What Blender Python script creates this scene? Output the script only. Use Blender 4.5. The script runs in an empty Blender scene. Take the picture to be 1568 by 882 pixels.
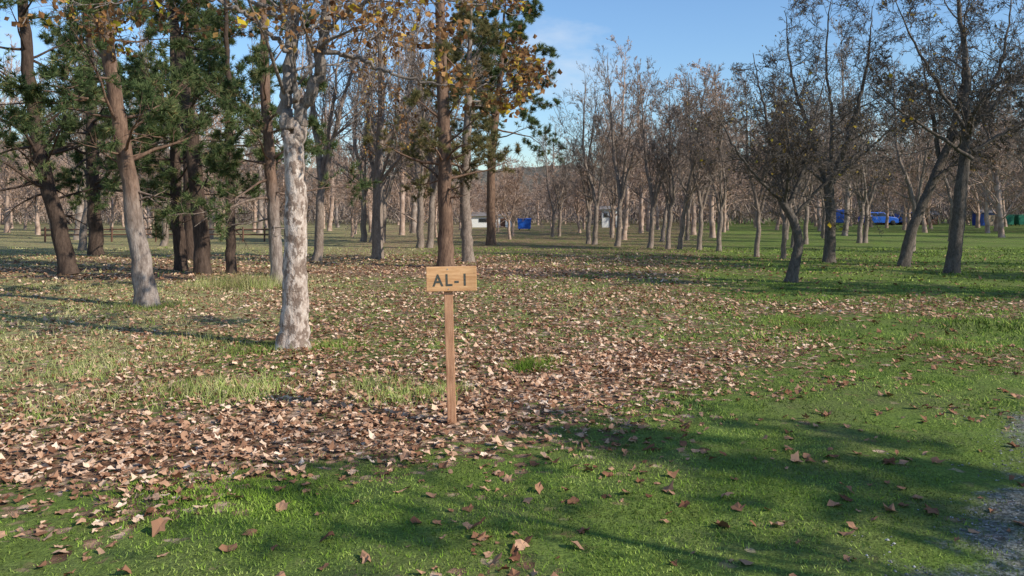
import bpy, math, numpy as np
from mathutils import Vector
scene=bpy.context.scene
COL=scene.collection
# ------------------------------------------------------------ noise
def _h(xi,yi,s):
    h=(xi*374761393+yi*668265263+s*974634777)&0x7fffffff
    h=((h^(h>>13))*1274126177)&0x7fffffff
    h=(h^(h>>16))
    return (h&0xffffff)/float(0xffffff)
def vn(x,y,s=0):
    x=np.asarray(x,float);y=np.asarray(y,float)
    xi=np.floor(x).astype(np.int64);yi=np.floor(y).astype(np.int64)
    fx=x-xi;fy=y-yi
    fx=fx*fx*(3-2*fx);fy=fy*fy*(3-2*fy)
    a=_h(xi,yi,s);b=_h(xi+1,yi,s);c=_h(xi,yi+1,s);d=_h(xi+1,yi+1,s)
    return (a*(1-fx)+b*fx)*(1-fy)+(c*(1-fx)+d*fx)*fy
def fbm(x,y,s=0,o=4):
    t=0;a=.5;n=0
    for i in range(o):
        t=t+a*vn(x*2**i,y*2**i,s+i*17);n+=a;a*=.5
    return t/n
def sst(a,b,x):
    t=np.clip((x-a)/(b-a),0,1);return t*t*(3-2*t)
def nrm(v):
    return v/np.maximum(np.linalg.norm(v,axis=-1,keepdims=True),1e-9)
# ------------------------------------------------------------ mesh helpers
def mk_mesh(name,V,quads=None,tris=None,mq=None,mt=None,attrs=None,smooth_q=True,smooth_t=False,mats=()):
    quads=np.zeros((0,4),np.int32) if quads is None else np.asarray(quads,np.int32)
    tris=np.zeros((0,3),np.int32) if tris is None else np.asarray(tris,np.int32)
    nq,nt=len(quads),len(tris)
    me=bpy.data.meshes.new(name)
    V=np.asarray(V,np.float32)
    me.vertices.add(len(V));me.vertices.foreach_set('co',V.ravel())
    loops=np.concatenate([quads.ravel(),tris.ravel()]).astype(np.int32)
    me.loops.add(len(loops));me.loops.foreach_set('vertex_index',loops)
    me.polygons.add(nq+nt)
    me.polygons.foreach_set('loop_start',np.concatenate([np.arange(nq)*4,nq*4+np.arange(nt)*3]).astype(np.int32))
    mi=np.concatenate([np.zeros(nq) if mq is None else mq,np.zeros(nt) if mt is None else mt]).astype(np.int32)
    for m in mats: me.materials.append(m)
    me.polygons.foreach_set('material_index',mi)
    me.polygons.foreach_set('use_smooth',np.concatenate([np.full(nq,smooth_q),np.full(nt,smooth_t)]))
    me.update(calc_edges=True)
    for k,a in (attrs or {}).items():
        at=me.attributes.new(k,'FLOAT','POINT');at.data.foreach_set('value',np.asarray(a,np.float32))
    return me
def add(name,me,parent=None,loc=None,rot=None,scale=None):
    o=bpy.data.objects.new(name,me);COL.objects.link(o)
    if parent: o.parent=parent
    if loc is not None:o.location=loc
    if rot is not None:o.rotation_euler=rot
    if scale is not None:o.scale=scale
    return o
class Geo:
    def __init__(s): s.V=[];s.Q=[];s.T=[];s.mq=[];s.mt=[];s.r=[];s.n=0
    def put(s,V,Q=None,T=None,m=0,r=None):
        V=V.reshape(-1,3);s.V.append(V)
        if Q is not None: s.Q.append(Q+s.n);s.mq.append(np.full(len(Q),m))
        if T is not None: s.T.append(T+s.n);s.mt.append(np.full(len(T),m))
        s.r.append(np.zeros(len(V)) if r is None else r);s.n+=len(V)
    def mesh(s,name,mats,sq=True):
        c=lambda L,k:np.concatenate(L) if L else np.zeros((0,k),int)
        return mk_mesh(name,np.concatenate(s.V),c(s.Q,4),c(s.T,3),np.concatenate(s.mq) if s.mq else None,
            np.concatenate(s.mt) if s.mt else None,{'rnd':np.concatenate(s.r)},mats=mats,smooth_q=sq)
def tubes(g,P,R,S=3,m=0,rough=0,rg=None,flare=0):
    N,K,_=P.shape
    T=nrm(np.gradient(P,axis=1))
    mean=nrm(P[:,-1]-P[:,0])
    ref=np.where(np.abs(mean[:,2:3])>.75,np.array([[1.,0,0]]),np.array([[0,0,1.]]))[:,None,:]
    U=nrm(np.cross(T,ref));W=np.cross(T,U)
    a=2*np.pi*np.arange(S)/S
    RR=np.repeat(R[:,:,None],S,2)
    if rough:
        zz=P[:,:,None,2]+0*RR
        RR=RR*(1+rough*(fbm(np.cos(a)[None,None]*2.2+P[:,:1,None,0]*3,zz*3.0+np.sin(a)[None,None]*2.2,5,3)-.5)*2)
    if flare:
        z=P[:,:,None,2]-P[:,:1,None,2]
        RR=RR*(1+flare*np.exp(-z/.13)*(0.7+.5*np.cos(3*a+P[0,0,0]*7)[None,None]))
    V=P[:,:,None,:]+RR[...,None]*(np.cos(a)[None,None,:,None]*U[:,:,None,:]+np.sin(a)[None,None,:,None]*W[:,:,None,:])
    n=np.arange(N)[:,None,None]*K*S;k=np.arange(K-1)[None,:,None]*S;s_=np.arange(S)[None,None,:];s2=(s_+1)%S
    Q=np.stack([n+k+s_,n+k+s2,n+k+S+s2,n+k+S+s_],-1).reshape(-1,4)
    g.put(V,Q=Q,m=m,r=np.repeat(np.repeat((rg.random(N) if rg is not None else np.zeros(N))[:,None],K,1)[:,:,None],S,2).ravel())
def ribbons(g,P,R,m=0,rg=None):
    """very fine twigs: narrow two-sided blades, ending in a point"""
    N,K,_=P.shape
    d=nrm(P[:,-1]-P[:,0]);b=nrm(np.cross(d,rg.normal(size=(N,3))))[:,None,:]
    L=P[:,:-1]-b*R[:,:-1,None]*1.3;Rt=P[:,:-1]+b*R[:,:-1,None]*1.3
    V=np.concatenate([L,Rt,P[:,-1:]],1)
    M=2*K-1;base=np.arange(N)[:,None]*M;k=np.arange(K-2)[None]
    Q=np.stack([base+k,base+K-1+k,base+K+k,base+k+1],-1).reshape(-1,4) if K>2 else None
    T=np.stack([np.arange(N)*M+K-2,np.arange(N)*M+2*K-3,np.arange(N)*M+2*K-2],-1)
    g.put(V,Q=Q,T=T,m=m)
def kids(rg,P,R,n,t0,t1,L,ang,K,wig,up,rf=.6,rend=.003,lrel=True,tfall=.5):
    N,Kp,_=P.shape
    pi=np.repeat(np.arange(N),n);M=N*n
    t=rg.uniform(t0,t1,M);f=t*(Kp-1);i=np.minimum(f.astype(int),Kp-2);w=(f-i)[:,None]
    p=P[pi,i]*(1-w)+P[pi,i+1]*w;d=nrm(P[pi,i+1]-P[pi,i])
    r=(R[pi,i]*(1-w[:,0])+R[pi,i+1]*w[:,0])
    Lp=np.linalg.norm(np.diff(P,axis=1),axis=2).sum(1)[pi]
    tn=(t-t0)/max(t1-t0,1e-6)
    LL=(L*Lp if lrel else L)*(1-tfall*tn)*rg.uniform(.6,1.25,M)
    v=rg.normal(size=(M,3));perp=nrm(v-(v*d).sum(1,keepdims=True)*d)
    a=(ang*rg.uniform(.7,1.3,M))[:,None]
    D=np.cos(a)*d+np.sin(a)*perp
    pts=[p]
    for k in range(K-1):
        D=nrm(D+wig*rg.normal(size=(M,3))+np.array([0,0,up]))
        p=p+D*(LL/(K-1))[:,None];pts.append(p)
    s=np.linspace(0,1,K)[None]
    r0=np.maximum(r*rf*rg.uniform(.7,1.15,M),rend)[:,None]
    return np.stack(pts,1),r0*(1-s)+rend*.6*s
def resample(pts,rad,K):
    pts=np.array(pts,float);rad=np.array(rad,float)
    t=np.linspace(0,len(pts)-1,K);b=np.arange(len(pts))
    P=[]
    for c in range(3):
        m=np.gradient(pts[:,c]);i=np.minimum(t.astype(int),len(pts)-2);u=t-i
        h00=2*u**3-3*u**2+1;h10=u**3-2*u**2+u;h01=-2*u**3+3*u**2;h11=u**3-u**2
        P.append(h00*pts[i,c]+h10*m[i]+h01*pts[i+1,c]+h11*m[i+1])
    return np.stack(P,-1)[None],np.interp(t,b,rad)[None]
def leaves(g,rg,P,n,size,m=1,t0=.2,jit=.05,droop=.3):
    N,K,_=P.shape;M=int(N*n)
    pi=rg.integers(0,N,M);t=rg.uniform(t0,1,M)*(K-1);i=np.minimum(t.astype(int),K-2);w=(t-i)[:,None]
    c=P[pi,i]*(1-w)+P[pi,i+1]*w+rg.normal(size=(M,3))*jit
    a=nrm(rg.normal(size=(M,3))+np.array([0,0,-droop]));b=nrm(np.cross(a,rg.normal(size=(M,3))))
    nn=np.cross(a,b)
    s=(size*rg.uniform(.6,1.3,M))[:,None]
    V=np.stack([c,c+a*s*.55+b*s*.38+nn*s*.12,c+a*s,c+a*s*.5-b*s*.38+nn*s*.12],1)
    Q=np.arange(M*4).reshape(-1,4)
    T=np.concatenate([Q[:,[0,1,2]],Q[:,[0,2,3]]])
    g.put(V,T=T,m=m,r=np.repeat(rg.random(M),4))
def needles(g,rg,P,ntuft,nn,L,w,m=1,t0=.3):
    N,K,_=P.shape;M=int(N*ntuft)
    pi=rg.integers(0,N,M);t=rg.uniform(t0,1,M)*(K-1);i=np.minimum(t.astype(int),K-2);ww=(t-i)[:,None]
    c=P[pi,i]*(1-ww)+P[pi,i+1]*ww;d=nrm(P[pi,i+1]-P[pi,i])
    cr=rg.random(M)
    c=np.repeat(c,nn,0);d=np.repeat(d,nn,0);cr=np.repeat(cr,nn)
    q=len(c)
    a=nrm(d*.7+rg.normal(size=(q,3))*.75+np.array([0,0,.25]));b=nrm(np.cross(a,rg.normal(size=(q,3))))
    s=(L*rg.uniform(.6,1.2,q))[:,None]
    V=np.stack([c-b*w,c+b*w,c+a*s],1)
    g.put(V,T=np.arange(q*3).reshape(-1,3),m=m,r=np.clip(np.repeat(cr*.7+rg.random(q)*.3,3),0,1))
# ------------------------------------------------------------ materials
def newmat(name):
    m=bpy.data.materials.new(name);m.use_nodes=True;nt=m.node_tree;nt.nodes.clear();return m,nt
class NB:
    def __init__(s,nt): s.nt=nt
    def n(s,t,**k):
        o=s.nt.nodes.new(t)
        for a,b in k.items(): setattr(o,a,b)
        return o
    def l(s,a,b): s.nt.links.new(a,b)
    def ramp(s,src,stops):
        r=s.n('ShaderNodeValToRGB');e=r.color_ramp.elements
        while len(e)<len(stops): e.new(.5)
        for x,(p,c) in zip(e,stops): x.position=p;x.color=(*c,1)
        s.l(src,r.inputs[0]);return r.outputs[0]
    def mix(s,f,a,b,bl='MIX'):
        x=s.n('ShaderNodeMix',data_type='RGBA',blend_type=bl)
        for v,i in ((f,0),(a,6),(b,7)):
            if hasattr(v,'is_output'): s.l(v,x.inputs[i])
            else: x.inputs[i].default_value=v if i==0 else (*v,1)
        return x.outputs[2]
    def math(s,op,a,b=0,c=0,clamp=False):
        x=s.n('ShaderNodeMath',operation=op,use_clamp=clamp)
        for v,i in ((a,0),(b,1),(c,2)):
            if hasattr(v,'is_output'): s.l(v,x.inputs[i])
            else: x.inputs[i].default_value=v
        return x.outputs[0]
    def noise(s,co,scale,detail=4,rough=.6,out=0):
        x=s.n('ShaderNodeTexNoise');x.inputs['Scale'].default_value=scale;x.inputs['Detail'].default_value=detail;x.inputs['Roughness'].default_value=rough
        if co is not None:s.l(co,x.inputs['Vector'])
        return x.outputs[out]
    def mapping(s,co,sc):
        x=s.n('ShaderNodeMapping');x.inputs['Scale'].default_value=sc;s.l(co,x.inputs[0]);return x.outputs[0]
    def attr(s,n): return s.n('ShaderNodeAttribute',attribute_name=n).outputs['Fac']
    def diffuse(s,col):
        d=s.n('ShaderNodeBsdfDiffuse');s.l(col,d.inputs[0]);o=s.n('ShaderNodeOutputMaterial');s.l(d.outputs[0],o.inputs[0])
    def bsdf(s,col,rough=.85,bump=None,bstr=.5,bdist=.02,spec=.3,transl=0):
        if transl:
            p=s.n('ShaderNodeBsdfDiffuse');ci=p.inputs[0]
        else:
            p=s.n('ShaderNodeBsdfPrincipled');p.inputs['Specular IOR Level'].default_value=spec;ci=p.inputs['Base Color'];p.inputs['Roughness'].default_value=rough
        if hasattr(col,'is_output'): s.l(col,ci)
        else:ci.default_value=(*col,1)
        if bump is not None:
            b=s.n('ShaderNodeBump');b.inputs['Strength'].default_value=bstr;b.inputs['Distance'].default_value=bdist
            s.l(bump,b.inputs['Height']);s.l(b.outputs[0],p.inputs['Normal'])
        o=s.n('ShaderNodeOutputMaterial')
        if transl:
            t=s.n('ShaderNodeBsdfTranslucent')
            if hasattr(col,'is_output'): s.l(col,t.inputs[0])
            else:t.inputs[0].default_value=(*col,1)
            mx=s.n('ShaderNodeMixShader');mx.inputs[0].default_value=transl
            s.l(p.outputs[0],mx.inputs[1]);s.l(t.outputs[0],mx.inputs[2]);s.l(mx.outputs[0],o.inputs[0])
        else: s.l(p.outputs[0],o.inputs[0])
def simple(name,col,rough=.7,var=.25,scale=6,spec=.3,metal=0):
    m,nt=newmat(name);b=NB(nt);co=b.n('ShaderNodeTexCoord').outputs['Object']
    n=b.noise(co,scale)
    c=b.ramp(n,[(.3,tuple(x*(1-var) for x in col)),(.7,tuple(min(1,x*(1+var)) for x in col))])
    b.bsdf(c,rough,n,.2,.01,spec);return m
def bark(name,dark,mid,light,zs=.35,scale=9,low=None,zlo=2.,zhi=2.8,bstr=.8,patch=0,far=False):
    m,nt=newmat(name);b=NB(nt);co=b.n('ShaderNodeTexCoord').outputs['Object']
    if far:
        b.diffuse(b.ramp(b.noise(co,3,2),[(.32,dark),(.5,mid),(.68,light)]));return m
    mp=b.mapping(co,(1,1,zs))
    n=b.noise(mp,scale,4,.7)
    n2=b.noise(mp,scale*3.3,4,.7)
    c=b.ramp(n,[(.32,dark),(.48,mid),(.66,light)])
    c=b.mix(.5,c,b.ramp(n2,[(.35,dark),(.65,light)]))
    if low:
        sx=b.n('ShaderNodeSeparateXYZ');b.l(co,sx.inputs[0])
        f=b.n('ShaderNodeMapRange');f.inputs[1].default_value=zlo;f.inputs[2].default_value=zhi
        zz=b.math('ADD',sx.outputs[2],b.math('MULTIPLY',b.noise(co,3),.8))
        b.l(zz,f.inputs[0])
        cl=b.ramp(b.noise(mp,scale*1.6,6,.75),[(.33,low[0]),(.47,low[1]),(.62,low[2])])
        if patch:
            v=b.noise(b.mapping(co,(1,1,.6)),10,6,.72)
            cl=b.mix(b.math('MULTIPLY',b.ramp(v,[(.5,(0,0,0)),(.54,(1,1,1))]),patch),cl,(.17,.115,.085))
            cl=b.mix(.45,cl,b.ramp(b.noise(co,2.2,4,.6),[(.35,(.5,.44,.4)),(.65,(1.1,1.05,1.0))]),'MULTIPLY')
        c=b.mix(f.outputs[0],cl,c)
    h=b.math('ADD',n,b.math('MULTIPLY',n2,.5))
    b.bsdf(c,.9,h,bstr,.03,.15);return m
M_hero=bark('bark_pale_flaking',(.08,.065,.055),(.2,.165,.14),(.36,.31,.27),.45,11,low=((.3,.22,.175),(.54,.44,.37),(.74,.65,.57)),zlo=2.6,zhi=3.4,patch=.8,bstr=1.)  # dark grey above the fork: shade on the upper limbs painted in by height
M_pine=bark('bark_pine',(.06,.036,.026),(.15,.09,.062),(.28,.18,.125),.25,8,low=((.1,.075,.06),(.23,.18,.15),(.4,.33,.28)),zlo=1.7,zhi=2.7)  # bark turns brown higher up, darkened further with painted crown shade
M_pbr=bark('bark_pine_brown',(.055,.034,.025),(.16,.095,.065),(.29,.185,.125),.25,8)
M_pdark=bark('bark_pine_dark',(.03,.021,.017),(.07,.047,.036),(.13,.09,.068),.25,8)
M_grey=bark('bark_grey',(.11,.082,.063),(.24,.185,.147),(.38,.3,.245),.4,10)
M_dark=bark('bark_dark',(.045,.037,.03),(.115,.095,.078),(.21,.175,.145),.4,12)
M_far=bark('bark_far',(.3,.205,.155),(.43,.31,.24),(.56,.42,.34),far=True)  # both far barks are lightened: distance haze put into the colour
M_far2=bark('bark_far_grey',(.2,.15,.125),(.31,.245,.2),(.44,.36,.305),far=True)
def leafmat(name,stops,tr=.35,rough=.7,vs=.35):
    m,nt=newmat(name);b=NB(nt)
    c=b.ramp(b.attr('rnd'),stops);co=b.n('ShaderNodeTexCoord').outputs['Object']
    if vs:c=b.mix(vs,c,b.ramp(b.noise(co,1.3,2),[(.3,(.55,.55,.55)),(.7,(1.4,1.4,1.4))]),'MULTIPLY')
    if tr: b.bsdf(c,rough,spec=.25,transl=tr)
    else: b.diffuse(c)
    return m
L_oak=leafmat('leaf_oak_brown',[(0,(.15,.07,.035)),(.5,(.34,.18,.08)),(.85,(.52,.3,.13)),(.97,(.68,.48,.08))])
L_yel=leafmat('leaf_yellow',[(0,(.4,.26,.03)),(.6,(.7,.5,.05)),(1,(.5,.5,.06))],.45)
L_olive=leafmat('leaf_olive',[(0,(.07,.065,.03)),(.5,(.18,.13,.06)),(.8,(.34,.21,.09)),(1,(.55,.4,.08))])
L_tan=leafmat('leaf_tan',[(0,(.26,.15,.1)),(1,(.52,.34,.22))],0,vs=0)
L_pine=leafmat('pine_needles',[(0,(.055,.085,.035)),(.5,(.12,.165,.065)),(.8,(.21,.24,.1)),(1,(.38,.24,.11))],.3)
L_pineo=leafmat('pine_needles_olive',[(0,(.09,.095,.04)),(.55,(.2,.19,.08)),(1,(.4,.27,.12))],.3)
L_litter=leafmat('leaf_litter',[(0,(.16,.072,.04)),(.3,(.34,.18,.105)),(.65,(.54,.33,.205)),(.9,(.72,.5,.34)),(1,(.84,.64,.47))],0,.75,.2)
# ------------------------------------------------------------ ground masks (metres)
def masks(x,y):
    n1=fbm(x*.55,y*.55,3);n2=fbm(x*1.7+9,y*1.7,8);n3=fbm(x*.12,y*.12,21);n4=fbm(x*.3,y*.8,51)
    w=(n1-.5)*2.6+(n2-.5)*1.8
    dfront=(y-(5.65+.6*x))/1.17+w*.9
    front=sst(-.9,.9,dfront)
    right=1-sst(-1.6,2.6,x-(1.1+(y-6.3)*.24)+w*1.4)
    dens=front*right
    thick=np.exp(-((dfront-1.1)/1.6)**2)
    left=1-.42*sst(-3.0,-5.2,x+.12*(y-8)+w)*sst(6,8.5,y)
    lit=dens*(.66+.32*thick)*left*(1-.5*sst(.46,.64,n2)*(1-thick))
    s1=np.exp(-((y-13.6-.05*x+w*1.2)/1.3)**2)*sst(1.5,3,x)*.55
    s2=np.exp(-((y-8.6+w)/.9)**2)*sst(1,4,x)*.28
    s3=sst(16.5,20,y)*(1-sst(-1,5,x-.05*y+w*2))*(.35+.55*sst(.4,.6,n4))*(1-.75*sst(24,34,y))
    s4=sst(15,24,y)*sst(.5,.68,n3*.4+n4*.6)*.3
    lit=np.maximum.reduce([lit,s1,s2,s3,s4,.06*sst(.35,.7,n2)+.022+.0*x])
    lit=np.clip(lit+(n2-.5)*.25*(lit>.08),0,1)
    left_far=(1-sst(-.22,-.08,x/np.maximum(y,1)))
    dry=sst(-2.6,-4.5,x+(n1-.5)*2)*sst(5,8,y)*.75+.3*sst(8,14,y)*(x<3)*(1-sst(16,22,y))+.3*n1*sst(14,30,y)*left_far+.2*sst(40,70,y)*left_far
    dry=np.clip(dry+.15*n2,0,1)
    dg=(x-1.4)-(y-3.5)*.9+(n1-.5)*1.8+(n2-.5)*1.2
    grav=sst(-.3,1.0,dg)*(1-sst(7,9,y))
    return lit,dry,grav
def gz(x,y):
    return (fbm(x*.5,y*.5,40)-.5)*.07+(fbm(x*2,y*2,44)-.5)*.035
def gzf(x,y): return gz(x,y)*np.exp(-np.hypot(x,y)/60)
# ------------------------------------------------------------ ground
def axis(fine,lim,step,gro):
    a=[0.];s=step
    while a[-1]<lim:
        if a[-1]>fine: s*=gro
        a.append(a[-1]+s)
    return np.array(a)
ax=axis(9,900,.09,1.06);xs=np.concatenate([-ax[:0:-1],ax])
ay=axis(17,1500,.1,1.05);by=axis(3,300,.4,1.2);ys=np.concatenate([-by[:0:-1],ay])
XX,YY=np.meshgrid(xs,ys);nx,ny=len(xs),len(ys)
lit,dry,grav=masks(XX.ravel(),YY.ravel())
V=np.stack([XX.ravel(),YY.ravel(),gzf(XX.ravel(),YY.ravel())],-1)
i=np.arange(nx-1)[None,:]+np.arange(ny-1)[:,None]*nx
Q=np.stack([i,i+1,i+nx+1,i+nx],-1).reshape(-1,4)
m,nt=newmat('ground_mat');b=NB(nt);co=b.n('ShaderNodeTexCoord').outputs['Object']
gn=b.noise(co,2.2,4,.65);gf=b.noise(co,60,4,.7)
grass=b.ramp(gf,[(.3,(.045,.065,.014)),(.5,(.11,.155,.028)),(.7,(.2,.27,.055))])
grass=b.mix(b.ramp(gn,[(.35,(0,0,0)),(.7,(1,1,1))]),grass,b.ramp(gf,[(.3,(.08,.125,.02)),(.7,(.19,.33,.045))]))
grass=b.mix(b.ramp(b.noise(co,1.1,5,.7),[(.46,(0,0,0)),(.66,(.65,.65,.65))]),grass,b.ramp(gf,[(.35,(.06,.05,.03)),(.65,(.17,.14,.08))]))
dryc=b.ramp(gf,[(.3,(.21,.19,.08)),(.5,(.37,.35,.15)),(.7,(.54,.5,.25))])
c=b.mix(b.math('MULTIPLY',b.attr('dry'),.8),grass,dryc)
def leafcells(scale):
    v=b.n('ShaderNodeTexVoronoi');v.inputs['Scale'].default_value=scale
    dist=b.n('ShaderNodeVectorMath',operation='ADD');nz=b.noise(co,scale*1.5,1,.5,1);sc=b.n('ShaderNodeVectorMath',operation='SCALE');sc.inputs[3].default_value=.8/scale
    b.l(nz,sc.inputs[0]);b.l(co,dist.inputs[0]);b.l(sc.outputs[0],dist.inputs[1]);b.l(dist.outputs[0],v.inputs['Vector'])
    sp=b.n('ShaderNodeSeparateColor');b.l(v.outputs['Color'],sp.inputs[0])
    return sp.outputs[0],sp.outputs[1],v.outputs['Distance']
r1,r2,dd=leafcells(13)
litr=b.attr('lit')
mask=b.math('MULTIPLY',b.math('SUBTRACT',b.math('MULTIPLY',litr,1.1),r1),9,clamp=True)
lc=b.ramp(r2,[(0,(.16,.078,.045)),(.35,(.34,.19,.115)),(.7,(.53,.34,.215)),(1,(.72,.51,.355))])
lc=b.mix(b.ramp(dd,[(.3,(0,0,0)),(.65,(.75,.75,.75))]),lc,(.08,.05,.03))
c=b.mix(b.math('MULTIPLY',litr,.4),c,(.14,.085,.048))
c=b.mix(mask,c,lc)
gv=b.n('ShaderNodeTexVoronoi');gv.inputs['Scale'].default_value=70;b.l(co,gv.inputs['Vector'])
sp=b.n('ShaderNodeSeparateColor');b.l(gv.outputs['Color'],sp.inputs[0])
gc=b.ramp(sp.outputs[0],[(0,(.07,.066,.058)),(.6,(.18,.172,.155)),(1,(.38,.37,.34))])
gmk=b.math('MULTIPLY',b.math('SUBTRACT',b.math('ADD',b.math('MULTIPLY',b.attr('grav'),.7),b.math('MULTIPLY',b.noise(co,5,5,.75),1.1)),.93),4,clamp=True)
c=b.mix(b.math('MULTIPLY',gmk,.85),c,gc)
h=b.math('ADD',gf,b.math('MULTIPLY',dd,.8))
b.bsdf(c,.95,h,.7,.03,.1)
add('ground',mk_mesh('ground',V,Q,attrs={'lit':lit,'dry':dry,'grav':grav},mats=[m]))
# ------------------------------------------------------------ fallen leaves
def fallen(x0,x1,y0,y1,dens,size,seed,detail=True):
    rg=np.random.default_rng(seed)
    n=int((x1-x0)*(y1-y0)*dens);x=rg.uniform(x0,x1,n);y=rg.uniform(y0,y1,n)
    l,d,g_=masks(x,y)
    k=rg.random(n)<(l**1.1*(1-.6*g_)+.002);x,y,l=x[k],y[k],l[k];n=len(x)
    s=size*rg.uniform(.35,1.2,n)*(1+.25*(l<.12))
    yaw=rg.uniform(0,2*np.pi,n)
    if detail:
        rad=np.array([.45,.75,.62,.9,.72,1.0,.72,.9,.62,.75]);an=np.linspace(-np.pi/2,1.5*np.pi,11)[:10]
    else:
        rad=np.array([.5,.85,.8,1.0,.8,.85]);an=np.linspace(-np.pi/2,1.5*np.pi,7)[:6]
    k=len(rad)
    rr=rad[None]*(1+rg.uniform(-.3,.2,(n,k)))
    lx=rr*np.cos(an)*.5*rg.uniform(.5,.95,n)[:,None];ly=rr*np.sin(an)*.5
    lx=np.concatenate([np.zeros((n,1)),lx],1);ly=np.concatenate([np.zeros((n,1)),ly],1)
    cu=rg.uniform(-1.2,1.8,n)[:,None];cv=rg.uniform(-.8,1.3,n)[:,None]
    lz=cu*lx**2*1.2+cv*ly**2*.8+rg.normal(0,.05,(n,k+1))
    lz=lz+rg.normal(0,.24,n)[:,None]*lx+rg.normal(0,.24,n)[:,None]*ly
    lz=lz-lz.min(1,keepdims=True)*.8
    X=x[:,None]+s[:,None]*(lx*np.cos(yaw)[:,None]-ly*np.sin(yaw)[:,None])
    Y=y[:,None]+s[:,None]*(lx*np.sin(yaw)[:,None]+ly*np.cos(yaw)[:,None])
    Z=(gzf(x,y)+.004+rg.random(n)*.02*(l>.3))[:,None]+s[:,None]*lz
    V=np.stack([X,Y,Z],-1)
    base=np.arange(n)[:,None]*(k+1)
    j=np.arange(k)[None]
    T=np.stack([base+0*j,base+1+j,base+1+(j+1)%k],-1).reshape(-1,3)
    return V.reshape(-1,3),T,np.repeat(np.clip(rg.random(n)*(.5+.5*sst(.05,.4,l)),0,1),k+1)
g=Geo()
for a in ((-5,5,2.2,7,520,.08,1,True),(-8,6,7,11,440,.08,2,True),(-14,14,11,17,240,.09,3,False),(-22,22,17,30,60,.12,4,False)):
    V,T,r=fallen(*a);g.put(V,T=T,r=r)
add('fallen_leaves',g.mesh('fallen_leaves',[L_litter]))
# ------------------------------------------------------------ grass
m,nt=newmat('grass_blades');b=NB(nt)
cg=b.ramp(b.attr('rnd'),[(0,(.045,.075,.014)),(.4,(.12,.19,.03)),(.75,(.22,.34,.045)),(1,(.36,.46,.1))])
c=b.mix(b.attr('dryv'),cg,b.ramp(b.attr('rnd'),[(0,(.25,.2,.09)),(1,(.62,.54,.29))]))
b.diffuse(c);M_blade=m
GV=[];GR=[];GD=[]
def emit(x,y,h,ww,yaw,d,rg,lean=.6):
    n=len(x);bx=np.cos(yaw)*ww;by=np.sin(yaw)*ww
    z=gzf(x,y)-.003
    lx=rg.normal(0,lean,n)*h;ly=rg.normal(0,lean,n)*h
    V=np.stack([np.stack([x-bx,y-by,z],-1),np.stack([x+bx,y+by,z],-1),np.stack([x+lx,y+ly,z+h],-1)],1)
    pt=fbm(x*2.6,y*2.6,123)*.6+fbm(x*.7,y*.7,124)*.4
    GV.append(V.reshape(-1,3));GR.append(np.repeat(np.clip(rg.random(n)*.55+(pt-.36)*2.0,0,1),3));GD.append(np.repeat(np.clip(d,0,1),3))
def grassband(x0,x1,y0,y1,dens,hh,ww,seed):
    rg=np.random.default_rng(seed);n=int((x1-x0)*(y1-y0)*dens)
    x=rg.uniform(x0,x1,n);y=rg.uniform(y0,y1,n);l,d,g_=masks(x,y)
    cl=fbm(x*1.3,y*1.3,77);cl2=fbm(x*4.5,y*4.5,78)
    k=rg.random(n)<(1-.9*l)*(1-.8*g_)*sst(.38,.58,cl*.5+cl2*.5+rg.random(n)*.07);x,y,l,d,cl=x[k],y[k],l[k],d[k],cl[k];n=len(x)
    tall=sst(.58,.72,fbm(x*.9+5,y*.9,91))*sst(5.5,7,y)
    h=hh*rg.uniform(.3,1.3,n)*(1+1.1*tall)*(.4+fbm(x*2.2,y*2.2,5));yaw=rg.uniform(0,2*np.pi,n)
    emit(x,y,h,ww,yaw,d*.85*(rg.random(n)<.8)+.15*rg.random(n),rg)
grassband(-4.5,5,2.4,6,5000,.017,.0036,5)
grassband(-7,8,6,10,1900,.026,.005,6)
grassband(-13,14,10,18,420,.038,.01,7)
grassband(-26,28,18,36,60,.055,.022,8)
def clump(cx,cy,r,n,h,d,seed,w=.004):
    rg=np.random.default_rng(seed);x=cx+rg.normal(0,r,n);y=cy+rg.normal(0,r,n)
    emit(x,y,h*rg.uniform(.4,1.2,n),w,rg.uniform(0,6.3,n),d*rg.random(n)*1.3,rg,.5)
for a in ((.17,8.15,.1,450,.11,0,1),(.35,8.5,.12,200,.09,.1,2),(-.95,6.9,.2,500,.11,.5,3),(-.6,7.1,.12,300,.1,.6,4),(-2.35,7.1,.25,700,.12,.6,5),(-2.9,7.3,.2,600,.11,.7,6),
    (-1.3,7.4,.2,400,.1,.7,8),(-2.1,9.5,.2,500,.1,.2,9),(-2.9,9.3,.2,500,.1,.3,10),(-6.0,13.6,.3,700,.11,.4,11),(-6.6,13.7,.3,400,.11,.6,12),(-5.5,16.9,.35,700,.35,.9,13),(-6.3,17.2,.3,500,.3,.9,14),(-4.7,16.9,.3,400,.25,.9,15),
    (-3.6,6.6,.3,500,.1,.9,16),(5.2,9.6,.3,500,.1,.2,17),(4.1,11.6,.3,500,.1,.2,18),(7.6,10.1,.3,500,.12,.2,19),(-4.3,8.2,.4,700,.11,.9,20),(-3.9,9.8,.4,500,.11,.7,21),(-1.4,4.35,.3,2500,.03,0,22),(-1.9,4.5,.25,1500,.03,0,23),(-.2,4.0,.5,2500,.025,0,24),(1.2,4.6,.5,2000,.025,0,25)):
    clump(*a)
add('grass',mk_mesh('grass',np.concatenate(GV),tris=np.arange(sum(len(v) for v in GV)).reshape(-1,3),attrs={'rnd':np.concatenate(GR),'dryv':np.concatenate(GD)},mats=[M_blade]))
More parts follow.
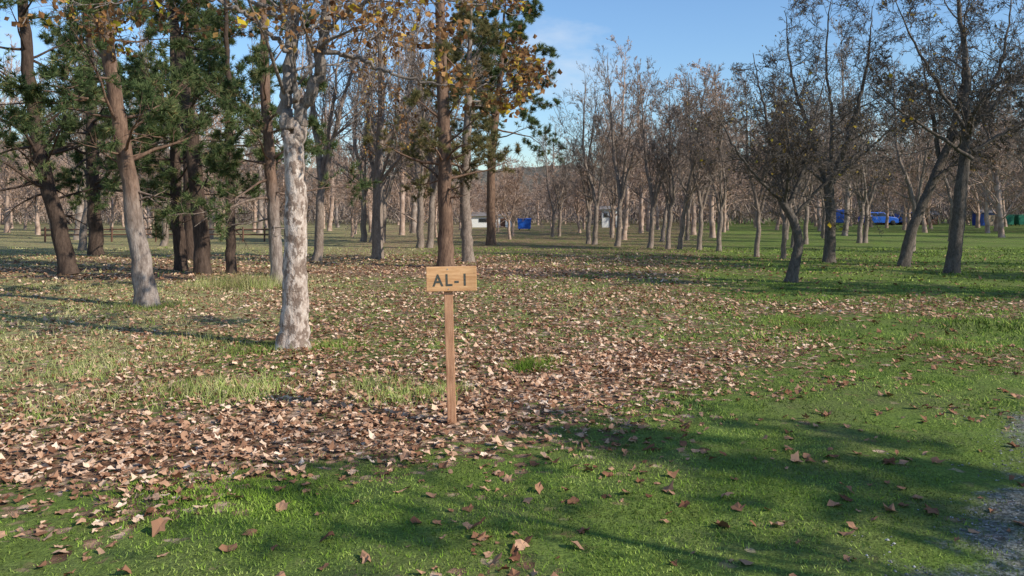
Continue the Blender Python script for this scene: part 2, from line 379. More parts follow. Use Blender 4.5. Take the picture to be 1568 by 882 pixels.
# gravel
rg=np.random.default_rng(31);n=30000;x=rg.uniform(.8,7,n);y=rg.uniform(2.2,7.5,n);_,_,gr=masks(x,y)
k=rg.random(n)<gr*.8*sst(.4,.6,fbm(x*3,y*3,66)+rg.random(n)*.15);x,y=x[k],y[k];n=len(x)
oc=np.array([[1,0,0],[-1,0,0],[0,1,0],[0,-1,0],[0,0,1],[0,0,-.5]],float)
s=(rg.lognormal(-5.2,.4,n))[:,None,None]
V=oc[None]*s*rg.uniform(.6,1.3,(n,6,1))*np.array([1,1,.65]);a=rg.uniform(0,6.3,n)
V=np.stack([V[...,0]*np.cos(a)[:,None]-V[...,1]*np.sin(a)[:,None]+x[:,None],V[...,0]*np.sin(a)[:,None]+V[...,1]*np.cos(a)[:,None]+y[:,None],V[...,2]+gzf(x,y)[:,None]+.002],-1)
F=np.array([[0,2,4],[2,1,4],[1,3,4],[3,0,4],[2,0,5],[1,2,5],[3,1,5],[0,3,5]])
T=(np.arange(n)[:,None,None]*6+F[None]).reshape(-1,3)
m,nt=newmat('gravel_mat');b=NB(nt);b.bsdf(b.ramp(b.attr('rnd'),[(0,(.09,.085,.078)),(.6,(.22,.21,.195)),(1,(.46,.45,.42))]),.85)
add('gravel',mk_mesh('gravel',V.reshape(-1,3),tris=T,attrs={'rnd':np.repeat(rg.random(n),6)},mats=[m]))
# ------------------------------------------------------------ trees
def broad(name,limbs,mats,seed,lv,up=.06,leaf=None,rend=.003,trunkS=14,wig=.16,flare=.35,rough=.07,KT=26,loc=(0,0,0),rf=.45):
    rg=np.random.default_rng(seed);g=Geo();off=np.array([loc[0],loc[1],0.])
    allP=[]
    for q,(p,r) in enumerate(limbs):
        P,R=resample(np.array(p,float)-off,r,KT);w=rg.normal(0,.012,(1,KT,3));w[:,0]=0;w[:,-1]=0;P=P+w*(1.4 if q else .5)
        tubes(g,P,R,trunkS if q==0 else 9,0,rough,rg,flare if q==0 else 0);allP.append((P,R))
    src=allP[1:] if len(allP)>1 else allP
    P=np.concatenate([a for a,_ in src]);R=np.concatenate([c for _,c in src])
    for li,(n,t0,t1,L,ang) in enumerate(lv):
        K=(10,7,5,4)[min(li,3)]
        P,R=kids(rg,P,R,n,t0,t1,L,ang,K,wig+.04*li,up,rf,rend)
        if li<2: tubes(g,P,R,(6,4)[li],0,0,rg)
        else: ribbons(g,P,R,0,rg)
        lastP=P
    for (m_,cnt,size,jit) in (leaf or []):
        leaves(g,rg,lastP,cnt,size,m_,.1,jit)
    return add(name,g.mesh(name,mats),loc=loc)
def pine(name,trunk,rad,mats,seed,crown=(.35,.98),n1=26,L1=2.2,nt=3.2,nn=13,nl=.15,nw=.009,loc=(0,0,0),dead=6):
    rg=np.random.default_rng(seed);g=Geo();off=np.array([loc[0],loc[1],0.])
    P,R=resample(np.array(trunk,float)-off,rad,30);w=rg.normal(0,.014,(1,30,3));w[:,0]=0;P=P+w
    tubes(g,P,R,14,0,.09,rg,.3)
    P0,R0=P,R
    A,B=kids(rg,P,R,n1,crown[0],crown[1],L1,1.35,8,.13,.03,.28,.006,False,.5);tubes(g,A,B,5,0,0,rg)
    C,D=kids(rg,A,B,7,.4,1,.42,.8,5,.17,.05,.5,.005,True,.5);tubes(g,C,D,3,0,0,rg)
    E,F_=kids(rg,C,D,5,.3,1,.45,.8,4,.2,.08,.6,.004,True,.4);ribbons(g,E,F_,0,rg)
    needles(g,rg,E,nt,nn,nl,nw,1,.2)
    if dead:
        A,B=kids(rg,P0,R0,dead,.2,crown[0]+.1,L1*.55,1.4,6,.15,-.02,.2,.005,False,.3);tubes(g,A,B,4,0,0,rg)
        C,D=kids(rg,A,B,8,.2,1,.5,.8,4,.2,0,.5,.004);ribbons(g,C,D,0,rg)
    return add(name,g.mesh(name,mats),loc=loc)
# --- pale forked tree next to the sign
Y=9.46
broad('sycamore_tree',[
 ([(-2.57,Y,-.03),(-2.55,Y,.87),(-2.545,Y,1.79),(-2.575,Y,2.45),(-2.585,Y,2.66)],[.175,.137,.124,.118,.1]),
 ([(-2.6,Y,2.45),(-2.68,Y+.02,2.8),(-2.63,Y+.03,3.33),(-2.59,Y+.1,4.1),(-2.75,Y+.3,5.6),(-2.6,Y+.5,7.6)],[.095,.075,.07,.06,.04,.012]),
 ([(-2.53,Y,2.45),(-2.47,Y-.03,2.75),(-2.3,Y-.08,3.1),(-2.22,Y-.1,3.48),(-2.11,Y-.15,4.1),(-1.8,Y-.2,5.4),(-1.4,Y-.1,7.2)],[.095,.075,.07,.066,.058,.04,.012]),
 ([(-2.5,Y,2.7),(-2.52,Y-.15,3.1),(-2.62,Y-.2,3.9),(-2.9,Y-.3,5.2),(-3.4,Y-.4,6.4)],[.05,.035,.03,.02,.01]),
 ([(-2.22,Y-.1,3.48),(-1.8,Y-.1,3.4),(-1.41,Y-.1,3.22),(-.65,Y-.1,3.06),(.1,Y,3.1)],[.03,.024,.018,.013,.005]),
 ([(-2.18,Y-.1,3.7),(-1.7,Y-.4,3.95),(-1.1,Y-.8,4.0),(-.4,Y-1.2,3.85)],[.03,.024,.016,.005]),
 ([(-2.62,Y,3.5),(-3.1,Y-.3,3.9),(-3.7,Y-.7,4.0),(-4.4,Y-1.0,3.75)],[.03,.024,.016,.005]),
 ([(-2.15,Y-.1,3.9),(-1.5,Y+.3,4.2),(-.8,Y+.7,4.3),(.1,Y+1.1,4.2)],[.03,.024,.016,.005]),
 ([(-2.62,Y,3.8),(-3.2,Y+.4,4.2),(-4.0,Y+.7,4.4),(-4.9,Y+.9,4.2)],[.03,.024,.016,.005]),
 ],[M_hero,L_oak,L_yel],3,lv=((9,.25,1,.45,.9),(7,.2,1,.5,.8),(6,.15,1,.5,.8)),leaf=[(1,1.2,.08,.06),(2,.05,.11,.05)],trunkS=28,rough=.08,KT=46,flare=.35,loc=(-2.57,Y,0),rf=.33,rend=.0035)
# --- pines on the left
def T(y,pts,dy=0): return [(x,y+dy*z,z) for x,z in pts]
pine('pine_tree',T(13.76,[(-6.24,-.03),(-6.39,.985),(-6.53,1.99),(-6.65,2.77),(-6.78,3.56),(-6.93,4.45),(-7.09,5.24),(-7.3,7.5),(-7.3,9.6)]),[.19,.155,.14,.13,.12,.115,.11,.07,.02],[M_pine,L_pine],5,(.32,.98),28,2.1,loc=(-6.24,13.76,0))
pine('pine_tree',T(20.7,[(-11.4,-.03),(-11.76,1.52),(-12.18,3.2),(-12.44,5.05),(-12.6,7.07),(-12.8,10)]),[.22,.19,.17,.15,.12,.03],[M_pdark,L_pine],6,(.25,.98),36,2.9,loc=(-11.4,20.7,0))
pine('pine_tree',T(21.9,[(-9.0,-.03),(-9.15,2.05),(-9.19,3.83),(-9.3,9.5)]),[.17,.15,.13,.03],[M_pdark,L_pine],7,(.32,.98),24,2.2,loc=(-9,21.9,0))
pine('pine_tree',T(20.7,[(-7.95,-.03),(-8.06,1.5),(-8.28,3.7),(-8.57,5.7),(-8.79,7.07),(-9.1,11)]),[.21,.19,.17,.14,.12,.03],[M_pdark,L_pine],8,(.32,.98),30,2.6,loc=(-7.95,20.7,0))
pine('pine_tree',T(20.7,[(-7.24,-.03),(-7.27,2.86),(-7.4,8)]),[.13,.11,.03],[M_pdark,L_pine],9,(.38,.98),20,2.0,loc=(-7.24,20.7,0))
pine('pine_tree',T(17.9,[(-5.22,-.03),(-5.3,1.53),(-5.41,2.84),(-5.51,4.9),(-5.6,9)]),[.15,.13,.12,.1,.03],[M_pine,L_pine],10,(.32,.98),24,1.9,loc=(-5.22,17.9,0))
pine('pine_tree',T(23.2,[(-1.9,-.03),(-1.93,2),(-1.96,3.96),(-2.06,6.6),(-2.1,12)]),[.24,.2,.19,.16,.04],[M_pbr,L_pineo],11,(.28,.98),26,2.1,loc=(-1.9,23.2,0),dead=3)
pine('pine_tree',T(25.6,[(-1.39,-.03),(-1.5,2.3),(-1.4,5),(-1.3,8.5)]),[.19,.165,.13,.03],[M_grey,L_pineo],12,(.34,.98),26,2.1,loc=(-1.39,25.6,0),dead=2)
pine('pine_tree',T(39,[(-1.02,-.03),(-1.0,4),(-.6,8),(-.3,12)]),[.23,.2,.15,.03],[M_pbr,L_pine],13,(.36,.98),44,3.8,nt=4.5,nl=.22,nw=.017,loc=(-1.02,39,0),dead=2)
pine('pine_tree',T(30,[(-15.5,-.03),(-15.7,4),(-15.8,12)]),[.26,.22,.03],[M_pdark,L_pine],14,(.3,.98),36,3.0,nl=.2,nw=.014,loc=(-15.5,30,0))
pine('pine_tree',T(16.5,[(-13.2,-.03),(-13.4,4),(-13.5,10)]),[.22,.18,.03],[M_pdark,L_pine],15,(.3,.98),30,2.8,loc=(-13.2,16.5,0))
pine('pine_tree',T(27,[(-10.8,-.03),(-10.9,4),(-11,11)]),[.2,.17,.03],[M_pdark,L_pine],16,(.38,.98),28,2.8,nl=.2,nw=.013,loc=(-10.8,27,0))
# --- broadleaf trees on the right
DK=[M_dark,L_olive,L_yel]
y=18.4
broad('apple_tree',[(T(y,[(6.37,-.03),(6.5,.5),(6.56,.95),(6.45,1.4),(6.25,1.75),(6.15,1.95)]),[.14,.115,.105,.1,.09,.07]),
 (T(y,[(6.2,1.8),(6.07,2.87),(5.8,4.2),(5.6,5.3)],.05),[.055,.04,.025,.008]),
 ([(6.3,y,1.7),(6.67,y,2.6),(7.0,y+.3,3.6),(7.4,y+.5,4.9)],[.055,.045,.03,.008]),
 ([(6.2,y,1.85),(5.6,y-.3,2.3),(5.0,y-.5,3.0),(4.5,y-.5,3.9)],[.045,.035,.025,.008]),
 ([(6.45,y,1.5),(7.1,y-.3,2.3),(7.7,y-.5,2.9),(8.2,y-.4,3.8)],[.04,.035,.025,.008]),
 ([(6.3,y,1.8),(6.3,y+.6,2.7),(6.5,y+1.2,3.8)],[.045,.035,.008]),
 ([(6.25,y,1.8),(6.1,y-.7,2.6),(5.9,y-1.1,3.7)],[.045,.035,.008])],DK,21,lv=((11,.1,1,.5,.95),(9,.12,1,.55,.8),(9,.1,1,.6,.8),(3,.1,1,.6,.8)),leaf=[(1,.09,.055,.03),(2,.002,.12,.03)],loc=(6.37,y,0),wig=.22,rf=.4,rend=.004,up=.03)
y=25.6
B4=((12,.12,1,.5,.9),(9,.12,1,.55,.8),(8,.1,1,.55,.8),(3,.1,1,.65,.8))
broad('bare_tree',[(T(y,[(10.1,-.03),(10.15,1.2),(10.1,2.3),(10.1,2.8)]),[.19,.16,.15,.13]),
 (T(y,[(10.08,2.5),(9.6,4.2),(9.1,6),(8.9,8.2)],.08),[.1,.07,.04,.01]),(T(y,[(10.12,2.5),(10.7,4.4),(11.1,6.2),(11.2,8)],-.08),[.1,.07,.04,.01]),
 (T(y,[(10.1,2.7),(10.2,4.6),(10,6.5),(10.2,8.8)]),[.07,.05,.035,.01]),(T(y,[(10.1,2.4),(9.2,3.2),(8.3,4.2),(7.7,5.4)]),[.05,.04,.025,.01]),(T(y,[(10.1,2.5),(11,3.3),(12,4.2),(12.6,5.2)]),[.05,.04,.025,.01])],DK,22,lv=B4,leaf=[(1,.03,.07,.03),(2,.0012,.12,.03)],rend=.006,loc=(10.1,y,0),wig=.2,rf=.38,up=.03)
y=23.7
broad('bare_tree',[(T(y,[(11.55,-.03),(11.75,.9),(12.06,1.7),(12.64,3.05),(13.1,4.0)]),[.17,.15,.13,.12,.1]),
 (T(y,[(13.0,3.8),(13.4,5.2),(13.6,7.2)],.05),[.09,.06,.01]),(T(y,[(12.7,3.2),(12.5,4.6),(12.2,6.5)],.05),[.07,.05,.01]),(T(y,[(13.0,3.8),(14,4.7),(15,6)],-.05),[.07,.05,.01]),(T(y,[(12.4,2.6),(13.2,3.2),(14.2,3.6)],-.05),[.05,.04,.01])],DK,23,
 lv=B4,leaf=[(1,.04,.075,.03)],rend=.0055,loc=(11.55,y,0),wig=.2,rf=.38,up=.03)
y=21.4
broad('bare_tree',[(T(y,[(11.7,-.03),(11.85,1),(11.94,2.0),(12.08,3.2)]),[.19,.165,.155,.14]),
 (T(y,[(12.06,3.0),(12.1,4.1),(12.1,5.5),(11.9,7.2),(11.8,9.2)]),[.13,.11,.08,.05,.01]),(T(y,[(12.1,3.4),(12.8,4.6),(13.3,6),(13.6,7.8)],.05),[.07,.05,.035,.01]),
 (T(y,[(12.1,3.6),(11.3,4.8),(10.6,6),(10,7.2)],-.05),[.06,.045,.03,.01]),(T(y,[(12.1,3.0),(11,3.7),(9.9,4.4),(9.2,5.0)],-.1),[.055,.04,.025,.01]),(T(y,[(12.1,3.2),(12.9,3.7),(13.9,4.3),(14.8,4.6)],-.1),[.055,.04,.025,.01])],DK,24,
 lv=B4,leaf=[(1,.05,.075,.03),(2,.002,.13,.03)],rend=.0055,loc=(11.7,y,0),wig=.2,rf=.38,up=.03)
# --- bare tree templates (shared meshes)
def bare_mesh(name,h,seed,r=.13,style='spread',mats=None,rend=.006,leafn=0,n1=22,lean=0.,low=.3,rf=.33,n4=3):
    rg=np.random.default_rng(seed);g=Geo();K=20
    top=np.array([lean*h+rg.normal(0,.4),rg.normal(0,.4),h])
    pts=[(0,0,-.05),(lean*h*.2+rg.normal(0,.13),rg.normal(0,.1),h*.25),(lean*h*.5+rg.normal(0,.3),rg.normal(0,.25),h*.55),top]
    P,R=resample(pts,[r*1.1,r*.85,r*.5,.01],K);P=P+rg.normal(0,.02,P.shape)*(np.arange(K)>0)[None,:,None];tubes(g,P,R,9,0,.07,rg,.25)
    if style=='spread': a,L,up=.85,.5,.05
    elif style=='poplar': a,L,up=.5,.27,.13
    else: a,L,up=.7,.38,.08
    if style!='poplar':
        A,B=kids(rg,P,R,2,.22,.4,.6,.4,14,.09,.12,.7,rend*1.5,True,.1);tubes(g,A,B,7,0,0,rg)
        i0=kids(rg,A,B,9,.2,1,.45,a,8,.15,up,rf+.1,rend*1.5,True,.5)
    A,B=kids(rg,P,R,n1,low,.97,L,a,8,.15,up,rf,rend*1.5,True,.55)
    if style!='poplar': A=np.concatenate([A,i0[0]]);B=np.concatenate([B,i0[1]])
    tubes(g,A,B,4,0,0,rg)
    C,D=kids(rg,A,B,7,.15,1,.45,.7,5,.17,up,.5,rend);tubes(g,C,D,3,0,0,rg)
    E,F_=kids(rg,C,D,7,.1,1,.5,.7,4,.2,up,.6,rend*.85);ribbons(g,E,F_,0,rg)
    G_,H=kids(rg,E,F_,n4,.1,1,.65,.7,3,.2,up,.8,rend*.8);ribbons(g,G_,H,0,rg)
    if leafn: leaves(g,rg,E,leafn,.1,1,.1,.05)
    return g.mesh(name,mats)
FM=[M_far,L_tan];FM2=[M_far2,L_tan];GM=[M_grey,L_tan]
young=[bare_mesh('young_tree_mesh%d'%i,7.6,100+i,.11,'mid',GM,.0065,.03,17,lean=l,low=.3) for i,l in enumerate((0,.05,-.06,.12))]
spread=[bare_mesh('spread_mesh%d'%i,8,200+i,.13,'spread',FM,.013,.4,22,low=.12) for i in range(4)]
poplar=[bare_mesh('poplar_mesh%d'%i,16,300+i,.2,'poplar',FM2 if i%2 else FM,.014,0,32,low=.2) for i in range(4)]
def oak_mesh(seed,h=9,leafn=.9,size=.1):
    rg=np.random.default_rng(seed);g=Geo()
    P,R=resample([(0,0,-.05),(.05,.03,h*.25),(.1,-.1,h*.55),(-.1,.1,h)],[.22,.18,.12,.015],20);tubes(g,P,R,12,0,.06,rg,.25)
    A,B=kids(rg,P,R,18,.28,.97,.45,.95,8,.12,.05,.4,.01,True,.5);tubes(g,A,B,5,0,0,rg)
    C,D=kids(rg,A,B,7,.2,1,.45,.8,6,.15,.05,.5,.006);tubes(g,C,D,3,0,0,rg)
    E,F_=kids(rg,C,D,6,.1,1,.5,.8,4,.18,.03,.6,.005);ribbons(g,E,F_,0,rg)
    leaves(g,rg,E,leafn*5,size,1,.1,.06);return g.mesh('oak_mesh',[M_grey,L_oak])
oak=[oak_mesh(401),oak_mesh(402)]
oakd=oak_mesh(403,9,1.5,.13)
rz=np.random.default_rng(55)
for i,(x,y,s,v) in enumerate([(8.8,28.9,.8,0),(9.3,27.6,.75,2),(8.43,32.8,.85,1),(7.89,33.9,.9,0),(7.19,34.5,.95,3),(6.8,35.1,.9,1),(6.14,35.8,1.05,0),(4.95,37.8,1.1,0),(4.03,39.4,1.1,2),(3.8,40.2,1.0,1),
    (18.4,41.9,1.1,0),(17.97,41.6,1.1,1),(20.5,53,1.2,0),(-6.8,41.9,1.3,0),(-8.1,43.7,1.4,2),(-7.5,43.2,1.4,0),(-4.13,35.8,1.35,2),(-3.7,35.8,1.3,0),(-6.38,26.2,1.3,0),(12.6,36,1.,0),(14.6,40,1,1),(2.6,52,.9,0),(3.1,53,.9,2),(6.2,50,.9,1),
    (-16.5,38,1.3,0),(-18.2,34,1.3,1),(24,44,1.1,2),(27,40,1.1,0),(22,34,1.,1),(16,47,1.1,2),(19,49,1.1,1),(10,46,1.0,2),(8.2,44,1.0,3),(16.4,33,1.1,2),(19.8,30,1.0,0)]):
    add('bare_tree',young[v],loc=(x,y,0),rot=(0,0,rz.uniform(-.5,.5)),scale=(s,s,s*rz.uniform(.92,1.1)))
add('oak_tree',oak[0],loc=(-4.6,27.5,0),rot=(0,0,1),scale=(.9,.9,1.2))
for (x,y,k,s,r) in [(5.4,1.3,0,.5,0),(12.3,-1.2,2,.9,0),(16.5,-5.,1,1.1,1),(9.3,-2.9,1,.75,2),(13.5,13.6,2,.85,3),(24.5,12.5,2,1.15,5),(17.5,12.2,1,.9,1.5),(28,14,0,1.1,.6),(30,17,1,1.2,.6),(19,17.5,0,.9,.2),(21,21,1,1,.7)]:
    add('oak_tree',(oak+[oakd])[k],loc=(x,y,0),rot=(0,0,r),scale=(s,s,s))
# distant woodland: one parent, instanced meshes
par=bpy.data.objects.new('distant_trees',None);COL.objects.link(par)
rd=np.random.default_rng(77);pos=[];c=0
for tries in range(9000):
    y=46+rd.random()**.9*85;x=rd.uniform(-.8,.8)*y
    a=x/y
    if any((x-p[0])**2+(y-p[1])**2<(2.8+.025*y)**2 for p in pos): continue
    if y<62 and -.1<a<.75 and rd.random()<.8: continue
    if y<100 and a>.33 and rd.random()<.5: continue
    pos.append((x,y))
    if a<-.1:
        me=poplar[rd.integers(4)] if rd.random()<.5 else spread[rd.integers(4)];s=rd.uniform(.75,1.15)
    elif a<.12:
        me=spread[rd.integers(4)];s=rd.uniform(.6,.85)*(1 if y<90 else 1.15)
    else:
        me=spread[rd.integers(4)] if rd.random()<.8 else poplar[rd.integers(4)];s=rd.uniform(.95,1.3)*(1+.35*(a-.1))
        if me in poplar: s*=.7
    add('tree',me,par,(x,y,0),(0,0,rd.uniform(0,6.28)),(s,s,s));c+=1
    if c>=250: break
print('distant trees',c)
g=Geo();rg=np.random.default_rng(91);N=30000
y=rg.uniform(100,150,N);x=rg.uniform(-.85,.85,N)*y
hgt=(1.5+9*fbm(x*.1,y*.1,31)**1.5)*rg.uniform(.5,1.1,N)
P=[np.stack([x,y,-.1+0*x],-1)];D=nrm(np.stack([rg.normal(0,.35,N),rg.normal(0,.35,N),np.ones(N)],-1))
P[0][:,2]=rg.uniform(0,.6,N)*hgt
for k in range(3):
    D=nrm(D+rg.normal(0,.25,(N,3)));P.append(P[-1]+D*((hgt)/4)[:,None])
P=np.stack(P,1);ribbons(g,P,np.repeat(np.array([[.04,.035,.03,.02]]),N,0),0,rg)
add('brushwood',g.mesh('brushwood',[M_far2]))
# ------------------------------------------------------------ hills
hx=np.linspace(-700,700,360);hy=np.linspace(260,520,40)
HX,HY=np.meshgrid(hx,hy);t=(HY-260)/260
ridge=24+18*sst(-40,-250,HX)+4*sst(80,300,HX)+(fbm(HX*.012,HX*0+3,9)-.5)*14
HZ=ridge*np.sin(np.clip(t*1.25,0,1)*np.pi/2)+(fbm(HX*.18,HY*.18,12)-.5)*5*(t>.02)+(vn(HX*.5,HY*.5,3)-.5)*3*(t>.02)-1.5
i=np.arange(359)[None,:]+np.arange(39)[:,None]*360
Q=np.stack([i,i+1,i+361,i+360],-1).reshape(-1,4)
m,nt=newmat('hill_mat');b=NB(nt);co=b.n('ShaderNodeTexCoord').outputs['Object']
cc=b.ramp(b.noise(co,.12,6,.7),[(.35,(.08,.09,.07)),(.55,(.17,.15,.12)),(.7,(.28,.22,.18))])
b.bsdf(cc,1,b.noise(co,.5,5),.8,2,.0)
add('hill',mk_mesh('hill',np.stack([HX.ravel(),HY.ravel(),HZ.ravel()],-1),Q,mats=[m]))
# ------------------------------------------------------------ box helper & sign
def box(g,c,s,m=0):
    c=np.array(c,float);s=np.array(s,float)/2
    v=np.array([[-1,-1,-1],[1,-1,-1],[1,1,-1],[-1,1,-1],[-1,-1,1],[1,-1,1],[1,1,1],[-1,1,1]],float)*s+c
    q=np.array([[0,3,2,1],[4,5,6,7],[0,1,5,4],[1,2,6,5],[2,3,7,6],[3,0,4,7]])
    g.put(v,Q=q,m=m)
def boxobj(name,boxes,mats,parent=None,loc=None,rot=None,bevel=0):
    g=Geo()
    for bb in boxes: box(g,*bb)
    o=add(name,g.mesh(name,mats,False),parent,loc,rot)
    if bevel:
        md=o.modifiers.new('b','BEVEL');md.width=bevel;md.segments=2
    return o
def woodmat(name,a,bc,axis=(1,12,12),sc=6):
    m,nt=newmat(name);b=NB(nt);co=b.n('ShaderNodeTexCoord').outputs['Object']
    n=b.noise(b.mapping(co,axis),sc,7,.65)
    k=b.noise(co,4,3,.6)
    c=b.ramp(n,[(.35,a),(.65,bc)]);c=b.mix(.4,c,b.ramp(k,[(.35,(.6,.55,.5)),(.65,(1.3,1.25,1.2))]),'MULTIPLY')
    st=b.noise(b.mapping(co,(3,3,3)),9,5,.7)
    c=b.mix(b.ramp(st,[(.62,(0,0,0)),(.74,(.45,.45,.45))]),c,(.12,.07,.045))
    b.bsdf(c,.65,n,.35,.004,.3);return m
W_board=woodmat('board_wood',(.58,.29,.125),(.84,.5,.25))
W_post=woodmat('post_wood',(.38,.18,.1),(.62,.35,.2),(14,14,1))
M_letter=simple('letter_paint',(.085,.085,.07),.6,.4,60)
sign=bpy.data.objects.new('wooden_sign',None);COL.objects.link(sign);sign.location=(-.455,6.09,0);sign.rotation_euler=(0,math.radians(-1.6),math.radians(3))
boxobj('post',[((0,0,.49),(.066,.045,1.06))],[W_post],sign,bevel=.004)
boxobj('board',[((.012,-.036,1.098),(.378,.024,.186))],[W_board],sign,rot=(0,math.radians(.8),0),bevel=.004)
tc=bpy.data.curves.new('lettering','FONT');tc.body='AL-1';tc.size=.12;tc.extrude=.0008;tc.offset=.002;tc.align_x='CENTER';tc.align_y='CENTER';tc.space_character=1.25
to=bpy.data.objects.new('tmp',tc);COL.objects.link(to);bpy.context.view_layer.update()
tm=bpy.data.meshes.new_from_object(to.evaluated_get(bpy.context.evaluated_depsgraph_get()));bpy.data.objects.remove(to)
tm.materials.clear();tm.materials.append(M_letter)
add('lettering',tm,sign,(.022,-.0492,1.085),(math.pi/2,0,0),(.95,1.05,1))
M_steel=simple('screw_steel',(.3,.3,.3),.4)
def screw(x,z):
    g=Geo();P=np.array([[[x,-.048,z],[x,-.051,z]]]);tubes(g,P,np.array([[.005,.0045]]),10)
    g.put(np.array([[x,-.0512,z]]))
    g.T.append(np.array([[10+i,10+(i+1)%10,20] for i in range(10)]));g.mt.append(np.zeros(10))
    add('screw',g.mesh('screw',[M_steel]),sign)
screw(.0,1.172);screw(.005,1.022)
# ------------------------------------------------------------ far things
M_white=simple('white_paint',(.8,.8,.77),.5,.08);M_blue=simple('blue_paint',(.02,.11,.5),.35,.2);M_dblue=simple('dark_blue_paint',(.025,.07,.3),.3,.2)
M_green=simple('green_plastic',(.02,.16,.1),.5,.2);M_glass=simple('dark_glass',(.02,.025,.03),.1,.1,spec=.8);M_tyre=simple('tyre',(.02,.02,.02),.9)
M_brown=simple('brown_timber',(.14,.07,.045),.8,.3);M_tan=simple('tan_door',(.35,.26,.18),.7);M_roof=simple('roof_grey',(.2,.18,.17),.8)
def car(name,loc,rot,paint,van=False):
    e=bpy.data.objects.new(name,None);COL.objects.link(e);e.location=loc;e.rotation_euler=(0,0,rot)
    if van: prof=[(-2.2,.3),(-2.25,1.1),(-2.15,1.85),(-1.9,1.95),(1.1,1.95),(1.75,1.2),(2.25,1.0),(2.3,.3)]
    else: prof=[(-2.1,.3),(-2.15,.9),(-2.0,1.05),(-1.7,1.55),(-1.3,1.62),(.3,1.6),(.95,1.08),(1.9,.95),(2.1,.75),(2.12,.3)]
    n=len(prof);w=.85;V=[]
    for s in (-1,1):
        for x,z in prof: V.append((x,s*(w-(.12 if z>1.2 else 0)),z))
    V=np.array(V);me=bpy.data.meshes.new('body');F=[list(range(n))[::-1],list(range(n,2*n))]+[[i,(i+1)%n,n+(i+1)%n,n+i] for i in range(n)]
    me.from_pydata([tuple(v) for v in V],[],F);me.materials.append(paint);o=add('body',me,e)
    md=o.modifiers.new('b','BEVEL');md.width=.06;md.segments=2
    zt=1.72 if van else 1.5
    wins=[(-1.45,-.55),(-.45,.35)] if not van else [(.1,1.0)]
    for k,s in enumerate((-1,1)):
        g=Geo()
        for a,c_ in wins:
            g.put(np.array([(a,s*.865,1.08),(c_+.25,s*.865,1.08),(c_,s*.752,zt),(a+.05,s*.752,zt)]),Q=np.array([[0,1,2,3]]))
        add('side_windows',g.mesh('w',[M_glass],False),e)
    g=Geo()
    for x in (-1.35,1.35):
        for s in (-1,1):
            P=np.array([[[x,s*.68,.32],[x,s*.70,.32],[x,s*.88,.32],[x,s*.89,.32]]]);tubes(g,P,np.array([[.02,.32,.32,.05]]),16)
    add('wheels',g.mesh('wheels',[M_tyre]),e)
    return e
car('parked_car',(44.7,98,0),0.05,M_blue)
car('parked_car',(40.9,100,0),1.3,M_dblue,True)
car('parked_car',(49.5,102,0),3.1,M_dblue,False)
def building(name,loc,w,d,h,wall,roof,rot=0,doors=((0,.9,2.0),),wins=(),dm=None):
    e=bpy.data.objects.new(name,None);COL.objects.link(e);e.location=loc;e.rotation_euler=(0,0,rot)
    boxobj('walls',[((0,0,h/2),(w,d,h))],[wall],e,bevel=.03)
    o=.25;g=Geo()
    V=np.array([(-w/2-o,-d/2-o,h+.003),(w/2+o,-d/2-o,h+.003),(w/2+o,d/2+o,h+.003),(-w/2-o,d/2+o,h+.003),(-w/2-o,0,h+.22*d),(w/2+o,0,h+.22*d)])
    g.put(V,Q=np.array([[0,1,5,4],[2,3,4,5],[3,2,1,0]]),T=np.array([[0,4,3],[1,2,5]]));add('roof',g.mesh('roof',[roof],False),e)
    for x,ww,hh in doors: boxobj('door',[((x,-d/2-.02,hh/2),(ww,.06,hh))],[dm or M_brown],e)
    for x,z,ww,hh in wins: boxobj('window',[((x,-d/2-.02,z),(ww,.06,hh))],[M_glass],e)
building('white_cabin',(-2.2,85,0),4.2,2.0,1.2,M_white,M_roof,.05,((1.2,.5,.95),),((-.9,.75,.8,.35),(.2,.75,.6,.35)))
building('white_cabin',(10.2,84,0),1.6,1.6,1.9,M_white,M_roof,-.1,((.3,.6,1.6),),((-.4,1.3,.4,.4),))
building('blue_kiosk',(56.5,96,0),2.0,1.8,1.5,M_dblue,M_roof,0,((.35,.9,1.3),),(),M_tan)
building('timber_shed',(51,104,0),7,2.4,1.3,M_brown,M_roof,0,((-2,1,1.2),(1,1,1.2)),((2.6,.9,.8,.4),))
def container(name,loc,mat,w=1.5,d=1.2,h=1.2):
    e=bpy.data.objects.new(name,None);COL.objects.link(e);e.location=loc
    g=Geo();V=np.array([(-w/2*.92,-d/2*.92,.12),(w/2*.92,-d/2*.92,.12),(w/2*.92,d/2*.92,.12),(-w/2*.92,d/2*.92,.12),(-w/2,-d/2,h),(w/2,-d/2,h),(w/2,d/2,h),(-w/2,d/2,h)])
    g.put(V,Q=np.array([[0,3,2,1],[4,5,6,7],[0,1,5,4],[1,2,6,5],[2,3,7,6],[3,0,4,7]]));add('bin_body',g.mesh('b',[mat],False),e)
    boxobj('lid',[((0,0,h+.06),(w*1.04,d*1.04,.1))],[mat],e,bevel=.03)
    boxobj('wheels',[((sx*w*.35,sy*d*.3,.06),(.08,.12,.12)) for sx in (-1,1) for sy in (-1,1)],[M_tyre],e)
container('recycling_bin',(1.1,72,0),M_blue,1.2,1.0,.95)
container('recycling_bin',(59.5,97,0),M_green,1.6,1.2,1.2);container('recycling_bin',(61.6,97,0),M_green,1.6,1.2,1.2)
container('recycling_bin',(64.5,100,0),M_white,1.2,1.2,1.3)
g=Geo()
for k in range(11):
    x=-25+k*1.15;yy=43+.08*k
    P,R=resample([(x,yy,-.05),(x+.01,yy,.5),(x,yy,.8)],[.05,.05,.045],5);tubes(g,P,R,8)
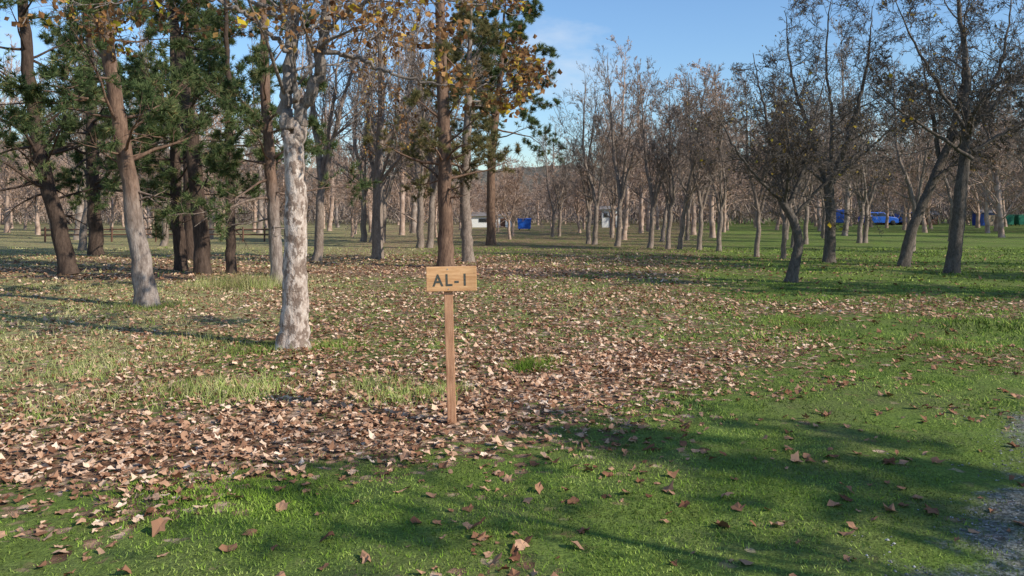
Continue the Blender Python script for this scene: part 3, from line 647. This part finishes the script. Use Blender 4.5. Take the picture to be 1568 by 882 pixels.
for z in (.38,.66):
    P,R=resample([(-25.2,43,z),(-19,43.5,z+.02),(-13.3,43.9,z)],[.04,.035,.04],12);tubes(g,P,R,8)
add('log_fence',g.mesh('log_fence',[M_brown]))
boxobj('picnic_table',[((0,0,.74),(1.8,.75,.05)),((0,-.65,.44),(1.8,.26,.05)),((0,.65,.44),(1.8,.26,.05)),((-.6,0,.38),(.08,1.2,.06)),((.6,0,.38),(.08,1.2,.06)),
      ((-.6,-.35,.35),(.08,.08,.72)),((-.6,.35,.35),(.08,.08,.72)),((.6,-.35,.35),(.08,.08,.72)),((.6,.35,.35),(.08,.08,.72))],[M_brown],None,(-22,54,0),(0,0,.2))
# ------------------------------------------------------------ light, world, camera
el=math.radians(33);sd=Vector((.88*math.cos(el),-.475*math.cos(el),math.sin(el))).normalized()
sl=bpy.data.lights.new('sun','SUN');sl.energy=5.0;sl.angle=math.radians(.5);sl.color=(1,.93,.81)
so=bpy.data.objects.new('sun',sl);COL.objects.link(so);so.rotation_euler=(-sd).to_track_quat('-Z','Y').to_euler()
w=bpy.data.worlds.new('World');scene.world=w;w.use_nodes=True;nt=w.node_tree;nt.nodes.clear();b=NB(nt)
sk=b.n('ShaderNodeTexSky',sky_type='NISHITA');sk.sun_disc=False;sk.sun_elevation=el;sk.sun_rotation=math.atan2(sd.x,sd.y);sk.air_density=1.3;sk.dust_density=.1;sk.ozone_density=3
co=b.n('ShaderNodeTexCoord').outputs['Generated']
cn=b.noise(b.mapping(co,(1.3,1.3,3.2)),2.3,6,.6)
cf=b.ramp(cn,[(.53,(0,0,0)),(.78,(.7,.7,.7))])
skc=b.mix(1.0,sk.outputs[0],(.82,.98,1.2),'MULTIPLY')
cm=b.mix(cf,skc,(6.6,6.7,6.8))
bg=b.n('ShaderNodeBackground');bg.inputs[1].default_value=.14;b.l(cm,bg.inputs[0]);o=b.n('ShaderNodeOutputWorld');b.l(bg.outputs[0],o.inputs[0])
cam=bpy.data.cameras.new('camera');cam.lens=28.24;cam.sensor_width=36;cam.shift_y=-.074;cam.clip_end=5000;cam.clip_start=.05
cobj=bpy.data.objects.new('camera',cam);COL.objects.link(cobj);cobj.location=(0,0,1.6);cobj.rotation_euler=(math.pi/2,0,0);scene.camera=cobj
scene.view_settings.view_transform='Standard';scene.view_settings.look='None';scene.view_settings.exposure=0
